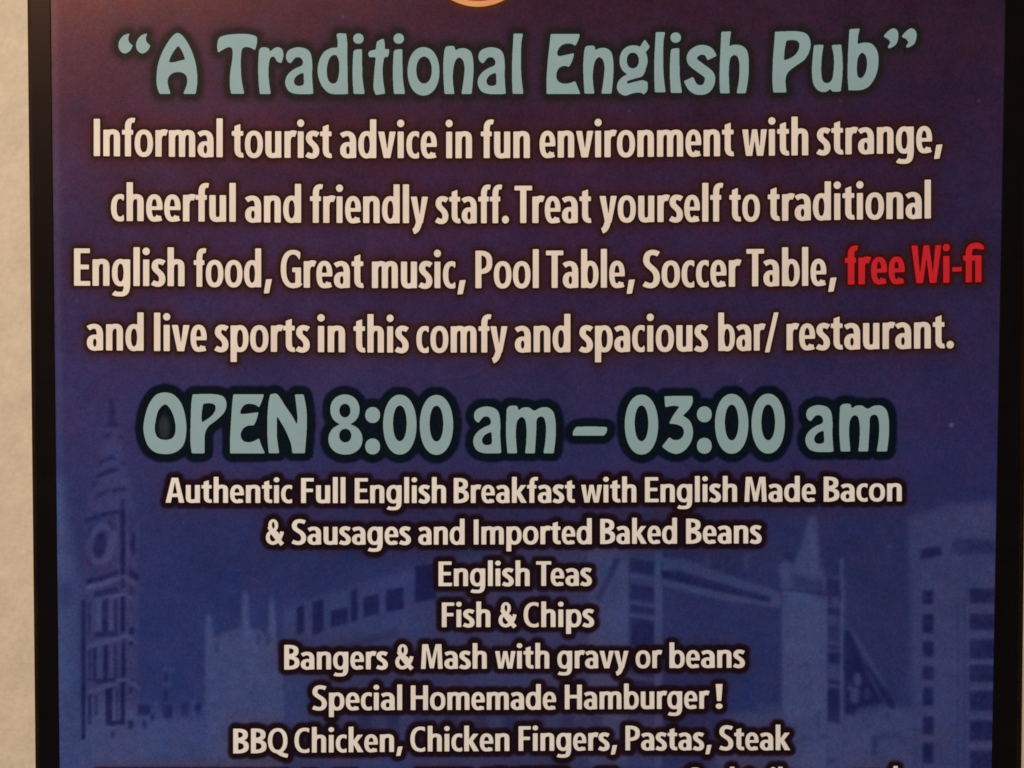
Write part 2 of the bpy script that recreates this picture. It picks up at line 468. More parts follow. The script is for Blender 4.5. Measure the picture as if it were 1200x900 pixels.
# ------------------------------------------------------------------ the two display headings: own drawn swelling letters
Z = 1200 / 260.0
HL = {}
HL['quote_open'] = [('+', [(150,88,1),(115,100),(92,130),(88,162),(100,187),(125,197),(152,180),(165,153,1),(150,142),(141,125),(142,106)]),
                    ('+', [(245,88,1),(210,100),(187,130),(183,162),(195,187),(220,197),(247,180),(260,153,1),(245,142),(236,125),(237,106)])]
HL['A'] = [('+', [(310,416,1),(297,380),(293,330),(300,262),(320,200),(350,143),(380,103),(408,86),(440,108),(475,165),(500,232),(512,300),(513,360),(505,416,1),(437,416,1),(452,380),(460,345),(450,312),(420,298),(385,302),(362,320),(353,347),(358,380),(370,416,1)]),
           ('-', [(410,155,1),(390,180),(372,210),(359,243,1),(380,246),(405,240),(430,234),(448,231,1),(440,205),(426,175)])]
HL['T'] = [('+', [(626,194,1),(621,155),(632,113),(670,98),(730,92),(790,93),(832,106),(837,135),(826,181,1),(806,168),(780,162),(760,168),(752,190),(749,240),(752,330),(768,416,1),(697,416,1),(690,370),(692,300),(702,235),(705,190),(698,166),(678,164),(650,178)])]
HL['r'] = [('+', [(848,180,1),(858,166),(882,164),(902,172),(906,188),(925,172),(950,163),(974,177),(979,212),(968,250,1),(945,240),(932,218),(915,215),(903,240),(898,300),(904,370),(911,416,1),(852,416,1),(846,360),(843,280),(845,215)])]
HL['a'] = [('+', [(880,215),(890,185),(920,168),(955,164),(995,175),(1015,202),(1022,250),(1022,330),(1028,416,1),(980,417),(930,415),(895,400),(877,365),(880,330),(900,300),(935,276),(966,262),(972,242),(960,221),(935,218),(918,234),(905,250),(888,240)]),
           ('-', [(975,301,1),(948,311),(930,328),(923,348),(932,368),(955,373),(977,366,1),(977,335)])]
HL['d'] = [('+', [(112,96,1),(122,88),(165,90,1),(171,150),(172,300),(175,416,1),(120,418),(70,410),(32,370),(12,310),(15,250),(40,195),(80,169),(118,166,1),(119,130)]),
           ('-', [(108,205),(82,214),(65,250),(60,300),(70,345),(95,361),(116,347),(127,295),(125,235)])]
HL['i'] = [('+', [(204,187,1),(214,177),(250,174,1),(251,250),(253,330),(265,416,1),(205,416,1),(200,340),(200,260)]), ('o', (231, 117, 28, 28))]
HL['t'] = [('+', [(330,135,1),(345,125),(368,117,1),(374,150),(373,174,1),(398,174,1),(396,196),(390,216,1),(370,218,1),(362,280),(365,345),(376,414,1),(350,418),(325,422,1),(313,385),(317,300),(325,218,1),(290,218,1),(284,195),(298,182),(325,177,1)])]
HL['o'] = [('o', (583, 294, 86, 131)), ('x', (586, 287, 42, 73))]
HL['n'] = [('+', [(695,187,1),(704,162),(728,157),(750,160),(756,180),(775,171),(810,170),(840,190),(852,240),(852,320),(843,416,1),(788,416,1),(800,340),(805,270),(795,232),(774,219),(754,240),(743,290),(742,350),(750,416,1),(697,416,1),(692,340),(690,260)])]
HL['l'] = [('+', [(1070,90,1),(1121,90,1),(1112,140),(1110,220),(1112,320),(1123,416,1),(1065,416,1),(1062,330),(1063,220),(1067,150)])]
HL['E'] = [('+', [(117,92,1),(275,92,1),(266,125),(250,156,1),(232,146),(205,143),(172,156),(152,190),(160,211),(200,205),(244,195,1),(234,235),(216,270,1),(190,264),(163,275),(149,302),(149,332),(163,352),(192,361),(225,356),(249,346,1),(262,378),(278,416,1),(95,416,1),(95,330),(102,230),(111,150)])]
HL['g'] = [('o', (565, 235, 76, 82)), ('x', (561, 235, 33, 43)), ('+', [(595,175,1),(612,140),(627,122,1),(653,160,1),(640,180),(622,192,1)]),
           ('+', [(545,306,1),(508,322),(482,350),(475,385),(490,412),(520,425),(560,413),(600,408),(622,419,1),(640,395),(641,352,1),(615,342),(570,351),(532,360),(530,347),(575,332),(612,320),(632,285,1)])]
HL['s'] = [('s', [(990,222),(968,186),(925,178),(886,203),(884,240),(925,275),(972,312),(977,350),(955,388),(912,394),(882,374),(862,335)], 56)]
HL['h'] = [('+', [(1040,80,1),(1093,78,1),(1086,120),(1083,160,1),(1105,150),(1150,155),(1180,185),(1188,250),(1185,330),(1172,412,1),(1122,412,1),(1135,340),(1138,260),(1128,216),(1107,206),(1087,226),(1080,300),(1084,412,1),(1033,412,1),(1030,330),(1034,200)])]
HL['P'] = [('+', [(222,80,1),(330,77),(390,90),(413,130),(410,180),(382,230),(332,266),(292,300),(279,342),(284,408,1),(213,408,1),(208,340),(212,220),(219,130)]),
           ('-', [(283,128,1),(320,124),(350,135),(353,165),(336,200),(302,224),(270,235,1),(274,180)])]
HL['u'] = [('+', [(433,152,1),(485,150,1),(475,220),(472,290),(480,345),(505,358),(530,340),(540,280),(540,210),(528,152,1),(580,149,1),(587,220),(587,310),(578,402,1),(535,404),(520,390),(498,405),(460,400),(430,362),(422,290),(426,220)])]
HL['b'] = [('+', [(625,66,1),(681,62,1),(672,100),(668,148,1),(700,139),(745,145),(775,185),(782,240),(770,310),(735,370),(690,394),(620,396,1),(615,320),(617,200),(621,130)]),
           ('-', [(692,193),(671,220),(665,270),(669,320),(690,330),(712,300),(720,250),(713,210)])]
HL['quote_close'] = [('+', [(808,106,1),(830,80),(860,61),(885,75),(889,110),(875,150),(840,171,1),(832,160),(845,140),(835,121)]),
                     ('+', [(906,106,1),(928,80),(958,61),(983,75),(987,110),(973,148),(938,167,1),(930,158),(943,140),(933,121)])]
HL['O2'] = [('+', [(200,138),(150,153),(110,210),(88,290),(85,350),(105,420),(145,460),(200,471),(255,462),(298,425),(315,360),(312,280),(290,200),(250,152)]),
            ('-', [(196,203),(165,235),(150,290),(145,340),(160,380),(195,394),(235,388),(255,360),(257,310),(241,250),(217,211)])]
HL['P2'] = [('+', [(350,148,1),(460,147),(515,160),(533,200),(521,245),(482,285),(437,320),(416,365),(415,467,1),(345,467,1),(338,400),(340,280),(343,200)]),
            ('-', [(407,199,1),(440,196),(470,205),(473,233),(452,265),(417,290),(399,301,1),(399,250)])]
HL['E2'] = [('+', [(570,148,1),(736,148,1),(724,185),(709,220,1),(690,205),(652,199),(622,213),(608,252),(650,252),(706,244,1),(697,280),(681,316,1),(650,317),(622,335),(609,370),(625,401),(660,407),(690,397),(709,386,1),(722,425),(741,467,1),(553,467,1),(553,380),(560,260),(565,190)])]
HL['N2'] = [('+', [(770,148,1),(803,145),(824,168),(852,212),(890,268),(914,313,1),(917,270),(903,148,1),(950,148,1),(965,230),(967,330),(957,467,1),(890,467,1),(880,410),(848,335),(806,264,1),(805,310),(806,380),(818,467,1),(762,467,1),(755,380),(755,260),(761,190)])]
HL['82'] = [('o', (158, 231, 79, 82)), ('o', (161, 391, 92, 83)), ('x', (158, 236, 30, 37)), ('x', (160, 371, 33, 37))]
HL['colon'] = [('o', (308, 260, 40, 43)), ('o', (308, 430, 40, 43))]
HL['02'] = [('o', (455, 312, 90, 162)), ('x', (455, 305, 37, 97))]
HL['m2'] = [('+', [(666,218,1),(676,204),(700,199),(723,203),(730,224),(750,211),(785,209),(815,226),(850,210),(890,210),(918,235),(930,290),(930,370),(920,457,1),(864,457,1),(875,390),(878,310),(868,266),(846,258),(828,275),(825,340),(818,457,1),(765,457,1),(772,390),(772,310),(762,269),(740,262),(720,290),(715,360),(722,457,1),(670,457,1),(663,370),(663,290)])]
HL['dash'] = [('+', [(348,324,1),(430,322),(514,325,1),(512,350),(498,371,1),(410,372),(328,372,1),(332,346)])]
HL['32'] = [('+', [(824,158,1),(976,157,1),(976,195),(955,232),(924,264,1),(960,290),(978,340),(970,400),(935,450),(890,470),(845,457),(811,430,1),(850,380,1),(880,396),(915,386),(930,355),(920,325),(890,311),(849,306,1),(870,265),(906,214,1),(870,210),(829,218,1)])]

def drawn(name):
    out = []
    for op in HL[name]:
        if op[0] in '+-': out.append((op[0], spline(op[1])))
        elif op[0] in 'ox':
            cx, cy, rx, ry = op[1]; out.append(('+' if op[0] == 'o' else '-', oval(cx, cy, rx, ry, 2.12)))
        else:
            p = np.array(op[1], float)
            t = np.linspace(0, len(p) - 1, 60); i = np.clip(t.astype(int), 0, len(p) - 2); f = (t - i)[:, None]
            g = lambda q: p[np.clip(q, 0, len(p) - 1)]
            a, b, c, d = g(i - 1), g(i), g(i + 1), g(i + 2)
            q = .5 * (2 * b + (c - a) * f + (2 * a - 5 * b + 4 * c - d) * f ** 2 + (3 * b - a - 3 * c + d) * f ** 3)
            out.append(('+', sweep(q, op[2], op[2] * .94)))
    return out

_hc = {}
def heading_glyph(name):
    if name not in _hc:
        fd = field(drawn(name), step=3.0, soft=1.0)
        V, FC = cells(fd)
        _hc[name] = (fd, V, FC)
    return _hc[name]

# glyph, layout origin of its drawing (left, top), shift sideways
tagline = [('quote_open',120,20,0),('A',120,20,0),('T',120,20,0),('r',120,20,0),('a',334.5-877/Z,20,0),('d',370,20,0),('i',370,20,0),('t',370,20,0),
           ('i',460.6-200/Z,20,0),('o',370,20,0),('n',370,20,0),('a',370,20,0),('l',370,20,0),('E',620,20,0),('n',683.5-690/Z,19.6,0),('g',620,20,0),
           ('l',766.3-1060/Z,18.2,0),('i',785.1-200/Z,18.8,0),('s',620,20,0),('h',620,20,0),('P',860,20,0),('u',860,20,0),('b',860,20,0),('quote_close',860,20,0)]
hours = [('O2',150,430,0),('P2',150,430,0),('E2',150,430,0),('N2',150,430,0),('82',370,430,0),('colon',370,430,0),('02',370,430,0),('02',370+198/Z,430.3,0),
         ('a',554.8-877/Z,531-416/Z,0),('m2',593.2-663/Z,531.2-457/Z,0),('dash',600,430,0),('02',732.2-365/Z,430,0),('32',600,430,0),
         ('colon',816.7-268/Z,429.2,0),('02',837.9-365/Z,429,0),('02',880.7-365/Z,428.8,0),('a',944-877/Z,529.4-416/Z,0),('m2',840,430,0)]

# ------------------------------------------------------------------ the printed sheet: colours on a fine grid
CELL = 1.25
gu = np.arange(52, 1184 + CELL, CELL); gv = np.arange(-20, 946 + CELL, CELL)
U, V = np.meshgrid(gu, gv)
NY, NX = U.shape

inner_l0 = lambda v: 59.5 + v * (10.5 / 900)
def sm(a, b, x): t = np.clip((x - a) / (b - a), 0, 1); return t * t * (3 - 2 * t)

def noise(sx, sy):
    a = rng.standard_normal((int(NY / sy) + 3, int(NX / sx) + 3))
    y = np.arange(NY) / sy; x = np.arange(NX) / sx
    j = y.astype(int); i = x.astype(int); fy = (y - j)[:, None]; fx = (x - i)[None]
    fy = fy * fy * (3 - 2 * fy); fx = fx * fx * (3 - 2 * fx)
    A = a[j][:, i]; B = a[j][:, i + 1]; Cc = a[j + 1][:, i]; Dd = a[j + 1][:, i + 1]
    return (A * (1 - fx) + B * fx) * (1 - fy) + (Cc * (1 - fx) + Dd * fx) * fy

def stamp_line(items):
    """coverage of a line of letters on the sheet's grid; items: field, u-of-x scale/offset, v scale, baseline func or const"""
    M = np.zeros((NY, NX), np.float32)
    for (fx0, fy0, st, F), au, su, av, sv in items:
        h, wd = F.shape
        uu0, uu1 = au + su * fx0, au + su * (fx0 + st * (wd - 1))
        vv = sorted((av + sv * fy0, av + sv * (fy0 + st * (h - 1))))
        i0, i1 = np.searchsorted(gu, [uu0, uu1]); j0, j1 = np.searchsorted(gv, vv)
        if i1 <= i0 or j1 <= j0: continue
        x = (gu[i0:i1] - au) / su; y = (gv[j0:j1] - av) / sv
        gi = np.clip((x - fx0) / st, 0, wd - 1.001); gj = np.clip((y - fy0) / st, 0, h - 1.001)
        a = gi.astype(int); b = gj.astype(int); fa = (gi - a)[None]; fb = (gj - b)[:, None]
        S = (F[b][:, a] * (1 - fa) + F[b][:, a + 1] * fa) * (1 - fb) + (F[b + 1][:, a] * (1 - fa) + F[b + 1][:, a + 1] * fa) * fb
        M[j0:j1, i0:i1] = np.maximum(M[j0:j1, i0:i1], S)
    return M

def grow(M, R):
    """distance (layout units) from the letters, up to R"""
    rows = np.where(M.max(1) > .5)[0]
    D = np.full(M.shape, R + 4.0, np.float32)
    if not len(rows): return D
    n = int(R / CELL) + 1
    lo, hi = max(0, rows[0] - n), min(NY, rows[-1] + n + 1)
    sub = (M[lo:hi] > .5); P = np.pad(sub, n)
    d = D[lo:hi]
    for dy in range(-n, n + 1):
        for dx in range(-n, n + 1):
            r = math.hypot(dx, dy) * CELL
            if r > R + 1: continue
            np.minimum(d, np.where(P[n + dy:n + dy + sub.shape[0], n + dx:n + dx + sub.shape[1]], r, R + 4).astype(np.float32), out=d)
    D[lo:hi] = d
    return D

lay = {n: layout(e) for n, e in lines.items()}
def stamp_sans(name):
    return stamp_line([(g[0], ax, sx, bf(ax + g[3] * sx / 2), -size) for g, ax, sx, size, bf in lay[name]])
def stamp_heading(items):
    return stamp_line([(heading_glyph(n)[0], ou + du, 1 / Z, ov, 1 / Z) for n, ou, ov, du in items])

big_M = np.zeros((NY, NX), np.float32); small_M = big_M.copy()
for n in lines:
    t = stamp_sans(n)
    if n.startswith('menu'): small_M = np.maximum(small_M, t)
    else: big_M = np.maximum(big_M, t)
red_M = stamp_sans('red_offer')
# the line cut by the lower edge shows only the dark edging over its first words
for a, b, top in ((114,128,906),(131,141,905),(144,152,906),(155,163,905),(167,180,906),(184,197,906),(200,212,905),(216,222,906),(226,238,906),(242,258,906),
                  (263,270,906),(273,281,905),(286,296,906),(300,310,906),(316,336,905),(356,370,906),(391,418,905),
                  (489,500,904),(505,515,904),(520,532,904),(536,552,904),(565,578,904),(582,592,903),(596,606,904),(611,622,903),(627,640,903),(645,664,903),(700,721,903)):
    small_M[(U > a) & (U < b) & (V > top) & (V < 927)] = 1
tag_M = stamp_heading(tagline); hrs_M = stamp_heading(hours)

# base gradient of the artwork: maroon above, violet, then blue; warm lamp sheen painted in at upper left
stops = [(-20, (112,62,58), (60,32,44), (50,29,45)), (60, (88,48,57), (60,33,48), (49,29,48)), (150, (75,44,63), (57,34,54), (48,31,56)), (235, (65,44,70), (57,37,64), (48,35,63)),
         (330, (58,44,76), (52,36,68), (47,37,70)), (430, (57,47,84), (52,42,76), (48,41,76)), (540, (53,50,94), (48,46,88), (48,43,86)),
         (640, (44,49,92), (42,47,90), (46,48,90)), (760, (42,52,98), (42,50,96), (46,50,92)), (946, (46,54,100), (46,52,98), (48,50,92))]
base = np.zeros((NY, NX, 3))
vs = np.array([s[0] for s in stops]); us = np.array([60, 600, 1170])
for c in range(3):
    colv = [np.interp(gv, vs, [s[1 + q][c] for s in stops]) for q in range(3)]
    for j in range(NY): base[j, :, c] = np.interp(gu, us, [colv[0][j], colv[1][j], colv[2][j]])

# the washed-out city picture
g = np.zeros((NY, NX)); p = np.zeros((NY, NX)); dk = np.zeros((NY, NX))     # lightness, violet tint, dark details
def fill(arr, pts, val, soft=1.2, mode='max'):
    P = np.array(pts, float); lo = P.min(0) - 14; hi = P.max(0) + 14
    i0, i1 = np.searchsorted(gu, [lo[0], hi[0]]); j0, j1 = np.searchsorted(gv, [lo[1], hi[1]])
    if i1 <= i0 or j1 <= j0: return
    m = blur((winding(U[j0:j1, i0:i1], V[j0:j1, i0:i1], P) != 0).astype(float), soft) * val
    s = arr[j0:j1, i0:i1]
    arr[j0:j1, i0:i1] = np.maximum(s, m) if mode == 'max' else (s * (1 - m) if mode == 'cut' else s + m)
def el0(cx, cy, rx, ry):
    q = np.linspace(0, 2 * np.pi, 14, endpoint=False)
    return np.stack([cx + rx * np.cos(q), cy + ry * np.sin(q)], 1)
def box(arr, x0, y0, x1, y1, val, soft=1.2, mode='max', sl=0.0):
    fill(arr, [(x0, y0), (x1, y0 + sl), (x1, y1 + sl), (x0, y1)], val, soft, mode)

# open air and haze at the left edge
fill(g, [(50,560),(75,560),(86,640),(94,690),(95,900),(95,960),(50,960)], .62, 5)
fill(g, [(50,800),(240,845),(340,900),(340,960),(50,960)], .6, 6)
# abbey front
fill(g, [(240,745),(241,724),(245,719),(249,724),(250,745),(256,747),(262,742),(275,738),(283,735),(284,702),(287,687),(291,702),(293,735),(305,738),(312,745),(315,735),(316,704),(318,696),(321,704),(324,736),(325,760),(333,790),(335,960),(240,960)], .72, 1.5)
box(g, 100, 842, 244, 960, .62, 3.0)
for x in range(104, 240, 11): box(g, x, 826 + 6 * math.sin(x), x + 4, 856, .55, 1.3)
box(g, 190, 783, 205, 787, .35, 1.0); box(g, 190, 800, 202, 804, .35, 1.0)
for x, y in ((252,752),(300,742),(311,742)): box(dk, x, y, x + 5, y + 14, .35, 1.3)
# the long building between the abbey and the bridge
fill(g, [(330,712),(520,655),(700,628),(740,640),(740,900),(330,900)], .34, 3)
for x, y, a, b in ((348,712,8,32),(367,706,12,38),(388,716,20,19),(412,692,7,38),(426,700,18,23),(453,692,20,25),(486,664,26,42)): box(dk, x, y, x + a, y + b, .86, 1.2, sl=-4)
fill(dk, [(400,756),(460,738),(468,744),(410,762)], .35, 2)
box(g, 333, 800, 410, 960, .12, 4)
for x in range(420, 700, 34): box(dk, x, 836, x + 15, 856, .35, 2); 
for x, y in ((560,690),(590,705),(610,700)): box(p, x, y, x + 30, y + 16, .4, 4)
# near bridge tower and its stay
fill(g, [(688,640),(738,640),(738,900),(688,900)], .66, 2.0)
fill(dk, [(722,652),(728,655),(708,696),(701,706),(698,700)], .42, 1.3)
box(g, 738, 640, 776, 900, .30, 1.3); box(g, 767, 645, 776, 900, .62, 1.0); box(p, 738, 780, 772, 830, .6, 3)
for y0, y1, vv in ((654,670,.55),(684,702,.60),(708,717,.55),(723,757,.62),(762,790,.45),(796,822,.5)):
    box(dk, 739, y0, 766, y1, vv, 1.3, sl=4)
for y in (672, 704, 719): box(g, 738, y, 768, y + 5, .55, 1.0, sl=5)
for x in (748, 757): box(g, x, 725, x + 3, 760, .4, .8)
# high walkway
fill(g, [(772,652),(800,655),(860,676),(915,694),(918,712),(860,694),(775,670)], .52, 1.5)
fill(dk, [(774,668),(800,670),(850,685),(903,700),(903,706),(850,694),(775,676)], .60, 1.3)
fill(g, [(775,678),(850,695),(915,704),(915,713),(850,704),(775,686)], .58, 1.3)
for x in (826, 872): box(g, x, 648, x + 6, 668, .35, 1.4)
for x in range(786, 904, 8): box(g, x, 668 + (x - 772) * .222, x + 2, 679 + (x - 772) * .222, .30, .8)
# far tower with its spire
fill(g, [(949,605),(956,605),(958,622),(961,660),(968,678),(968,694),(916,690),(912,662),(922,656),(930,664),(940,634)], .66, 1.6)
fill(g, [(917,690),(970,700),(970,960),(917,960)], .78, 1.8)
fill(dk, [(926,672),(965,680),(966,697),(930,688)], .32, 2)
box(dk, 919, 648, 929, 656, .35, 1.5)
box(g, 970, 676, 992, 845, .32, 1.3); box(g, 984, 655, 989, 845, .66, .9)
for y0, y1, vv in ((678,698,.6),(712,720,.6),(732,750,.35),(755,759,.6),(763,777,.7),(796,801,.55),(805,846,.6)):
    box(dk, 970, y0, 984, y1, vv, 1.2, sl=2)
fill(dk, [(989,738),(997,742),(1012,778),(1024,806),(1034,822),(1028,826),(1006,828),(1000,838),(990,836)], .66, 1.4)
fill(g, [(1001,786),(1010,792),(1012,806),(1000,826),(994,822)], .5, 1.6)
fill(g, [(994,735),(1002,740),(1040,806),(1036,812)], .4, 1.2)
fill(dk, [(1014,780),(1020,782),(1050,826),(1046,832),(1040,826)], .62, 1.3)
for q in ((1005, 796, 5, 8), (1002, 815, 6, 10), (1016, 813, 4, 7), (996, 806, 3, 5)):
    fill(dk, el0(*q), .9, 1.2, 'cut'); fill(g, el0(*q), .55, 1.4)
fill(dk, [(990,826),(1000,832),(1004,838),(994,838)], .5, 1.2); fill(dk, [(1006,806),(1020,802),(1028,824),(1008,826)], .42, 1.6)
for x, y, a, b in ((972,684,3,24),(983,690,3,14),(971,741,12,2),(972,768,4,9),(980,764,4,12),(973,815,4,26),(981,820,2,20)): box(dk, x, y, x + a, y + b, .45, .8)
for y in (702, 723, 753, 783, 800): box(g, 970, y, 990, y + 4, .5, .9, sl=2)
for x, y, a, b in ((921,700,2,120),(962,704,2,120),(918,735,50,2),(918,780,50,2)): box(dk, x, y, x + a, y + b, .10, 1.2)
for q in range(26):
    x, y = rng.uniform(860, 1066), rng.uniform(838, 892)
    fill(dk if q % 2 else g, el0(x, y, rng.uniform(2, 6), rng.uniform(1.5, 4)), rng.uniform(.10, .30), 1.3)
for q in range(12):
    x, y = rng.uniform(740, 766), rng.uniform(656, 820)
    fill(dk if q % 2 else g, el0(x, y, 2, rng.uniform(2, 5)), .3, .9)
# bushes and bank
fill(g, [(850,838),(920,830),(975,842),(1000,836),(1040,826),(1072,830),(1074,960),(820,960)], .62, 3.5)
box(g, 888, 826, 918, 836, .45, 2.5)
fill(dk, [(1022,862),(1030,862),(1026,888),(1021,880)], .4, 1.5)
for x, y, a, b in ((1030,858,28,8),(957,835,4,20),(1052,862,9,7),(935,864,20,3)): box(dk, x, y, x + a, y + b, .26, 2)
# flats at the right
fill(g, [(1064,606),(1110,590),(1170,586),(1170,960),(1072,960)], .42, 3); fill(p, [(1064,606),(1170,586),(1170,960),(1072,960)], .5, 3)
fill(dk, [(1079,644),(1102,640),(1104,650),(1079,656)], .62, 1.6)
box(dk, 1116, 632, 1166, 650, .35, 1.8)
for y0, y1 in ((692,708),(719,742),(752,770),(781,797),(806,827),(839,861),(871,894)): box(dk, 1081.5, y0, 1094, y1, .66, 1.3)
for y0, y1 in ((690,707),(719,738),(750,772),(780,800),(809,833),(844,868),(880,906)): box(dk, 1136, y0, 1166, y1, .56, 1.3)
for y in (742, 774, 804, 838, 872): box(g, 1134, y, 1166, y + 5, .62, 1.2)
for x in (1122, 1129): box(dk, x, 700, x + 2, 900, .16, .9)
# clock tower
fill(p, [(97,690),(98,612),(106,572),(116,535),(124,505),(128,470),(133,470),(138,505),(146,545),(156,590),(163,640),(163,845),(97,868)], .85, 1.8)
fill(g, [(104,600),(112,560),(122,515),(140,515),(152,560),(160,600)], .20, 4)
fill(g, [(98,690),(163,684),(160,850),(98,868)], .15, 2)
th = np.linspace(0, 2 * np.pi, 24, endpoint=False)
el = lambda cx, cy, rx, ry, k=0.0: np.stack([cx + rx * np.cos(th) - k * ry * np.sin(th), cy + ry * np.sin(th)], 1)
fill(g, el(120, 637, 18, 25, .12), .40, 1.4)
fill(dk, el(117, 639, 8, 16, .15), .62, 1.6); fill(dk, el(121, 630, 5, 9), .5, 1.8); fill(g, el(126, 645, 4, 8), .45, 1.5)
fill(dk, [(99,609),(120,601),(141,597),(141,601),(120,606),(99,614)], .55, 1.2)
fill(dk, [(122,612),(130,608),(134,620),(130,622),(127,614)], .40, 1.2)
fill(dk, el(156, 637, 3, 14), .62, 1.2); fill(g, el(149, 640, 2, 26), .30, 1.0); fill(g, el(161, 625, 2, 18), .22, 1.0)
box(dk, 141, 596, 147, 674, .66, 1.1); box(g, 137, 604, 140, 668, .22, 1.0); box(dk, 104, 612, 107, 664, .28, 1.2)
fill(dk, [(101,679),(120,675),(139,667),(139,672),(120,680),(101,684)], .62, 1.2); fill(dk, [(151,666),(164,674),(163,681),(152,676)], .62, 1.2)
fill(g, [(100,686),(120,681),(139,674),(148,673),(159,682),(158,688),(147,680),(139,681),(120,688),(100,692)], .52, 1.1)
fill(dk, [(110,694),(138,687),(139,694),(110,701)], .55, 1.2); box(dk, 151, 687, 158, 697, .55, 1.2); box(dk, 142, 677, 147, 690, .5, 1.0)
fill(g, [(110,702),(140,695),(147,695),(156,700),(156,704),(147,700),(140,700),(110,706)], .50, 1.0)
for x0, x1, y0, y1, vv in ((95,100,704,868,.55),(103,107,706,745,.40),(120,126,703,746,.60),(134,138,703,744,.45),(142,147,700,742,.70),(112,138,741,747,.5),
                           (152,158,737,744,.55),(152,157,752,757,.5),(104,106,760,800,.42),(109,113,760,800,.45),(121,127,757,800,.60),(134,137,757,798,.5),(143,147,750,795,.68),
                           (112,137,796,801,.4),(103,108,815,850,.42),(110,115,815,840,.3),(124,131,808,850,.62),(136,139,808,846,.34),(141,147,800,850,.6),(124,147,845,851,.55),(153,158,796,800,.4),(150,157,806,814,.3)):
    box(dk, x0, y0, x1, y1, vv * 1.05, .9, sl=-2)
for x0, x1, y0, y1, vv in ((113,119,706,740,.44),(128,133,706,742,.34),(114,119,760,796,.36),(129,133,758,796,.42),(116,120,814,842,.40),(133,136,812,842,.36),(139,141,704,846,.3),(149,151,700,846,.28),(119,122,838,858,.5)):
    box(g, x0, y0, x1, y1, vv, .9, sl=-2)
fill(g, [(101,755),(146,743),(150,743),(161,753),(160,757),(149,749),(101,762)], .52, 1.0)
fill(g, [(101,809),(146,792),(150,793),(166,806),(165,811),(148,799),(101,816)], .52, 1.0)
fill(g, [(97,868),(104,856),(112,862),(120,852),(131,862),(140,854),(150,862),(150,880),(97,880)], .55, 2)
for pts, vv in (([(128,468),(133,468),(136,492),(142,500),(121,501),(126,492)], .42), ([(120,510),(130,507),(131,511),(121,514)], .5), ([(139,509),(144,511),(144,516),(139,514)], .4),
                ([(116,540),(124,536),(130,533),(137,536),(137,540),(126,540),(117,544)], .48), ([(142,539),(147,541),(146,545),(142,544)], .4), ([(112,557),(122,552),(132,548),(140,548),(139,552),(123,557),(113,561)], .48),
                ([(108,565),(113,563),(111,571),(108,571)], .5), ([(131,573),(149,570),(150,575),(132,577)], .42), ([(111,580),(128,572),(129,576),(112,585)], .3), ([(142,585),(146,585),(146,600),(142,600)], .4)):
    fill(dk, pts, vv * 1.1, 1.2)
for pts, vv in (([(122,502),(142,502),(144,508),(121,509)], .22), ([(120,517),(143,517),(145,532),(118,534)], .20), ([(139,556),(154,560),(156,582),(141,570)], .26), ([(106,590),(126,580),(140,584),(139,592),(106,602)], .22)):
    fill(g, pts, vv, 1.6)
for x, y, a, b in ((162,826,15,12),(166,844,5,9),(192,826,10,16),(213,824,7,14),(228,825,9,8),(150,845,7,9),(130,857,4,7),(176,836,5,9)): box(dk, x, y, x + a, y + b, .66, 1.3)
box(dk, 193, 788, 196, 799, .5, .9); box(dk, 193, 807, 196, 822, .5, .9)
box(dk, 66, 682, 84, 712, .32, 3.5)
dk = dk * (1 + .28 * p); g = g * (1 + .2 * p)
fade = sm(450, 620, V)
n_mid = .5 * noise(6, 6) + .5 * noise(14, 12) + .6 * noise(2.6, 3.2)
g = np.clip(g * (1 + .10 * n_mid), 0, 1.2) * (.35 + .65 * fade)
light_c = np.array([74, 82, 122.]); violet_c = np.array([62, 54, 96.]); dark_c = np.array([25, 27, 70.])
base += (violet_c - base) * (p * .62)[..., None]
base += (p * noise(2.6, 4) * 2.6)[..., None]
base += (light_c - base) * np.clip(g, 0, 1)[..., None]
base += (dark_c - base) * np.clip(dk * (1 + .15 * n_mid) * 1.05, 0, .85)[..., None]
# big soft unevenness of the print and of its four-colour screen
blot = 1.5 * noise(70, 60) + 1.2 * noise(28, 24) + 1.0 * noise(9, 9)
base += blot[..., None] * np.array([1.0, .75, 1.1])
base += (noise(16, 16)[..., None] * np.array([1.3, -.2, -1.0])) + (noise(5, 5)[..., None] * np.array([.8, .6, .9]))

# glow and edging printed behind the letters
text_all = np.maximum(big_M, small_M)
wide = np.clip(blur(text_all, 11) * 3.0, 0, 1)
warm_c = base * np.array([1.05, .80, .70]) + np.array([5, -1, -3])
base += (warm_c - base) * (wide * .85)[..., None]
wide_h = np.clip(blur(np.maximum(hrs_M, tag_M * .8), 12) * 2.2, 0, 1)
grey_c = np.array([46, 44, 66.])
base += (grey_c - base) * (wide_h * .55)[..., None]

def edge(M, colour, r0, r1, strength, R):
    global base
    D = blur(grow(M, R), 1.0)
    k = (1 - sm(r0, r1, D)) * strength
    c = np.asarray(colour, float)
    base = base + (c - base) * k[..., None]
    return D
edge(tag_M, (46, 29, 33), 4, 15, .75, 16)
D = edge(tag_M, (32, 27, 26), 3, 10, .82, 12)
k = np.clip(1 - D / 5, 0, 1) * .6; base += (np.array([28, 40, 34]) - base) * k[..., None]
D = edge(hrs_M, (9, 16, 32), 8.6, 12.2, .97, 14)
k = (1 - sm(3, 8.5, D)) * .8; base += (np.array([9, 20, 18]) - base) * k[..., None]
base += (np.array([46, 52, 50]) - base) * ((1 - sm(.6, 1.3, np.hypot((U - 192.5) / 7, (V - 501) / 15))) * .8)[..., None]
D = edge(big_M, (52, 29, 26), 2, 9.5, .85, 10)
k = (1 - sm(1.2, 3.6, D)) * .6; base += (np.array([24, 9, 8]) - base) * k[..., None]
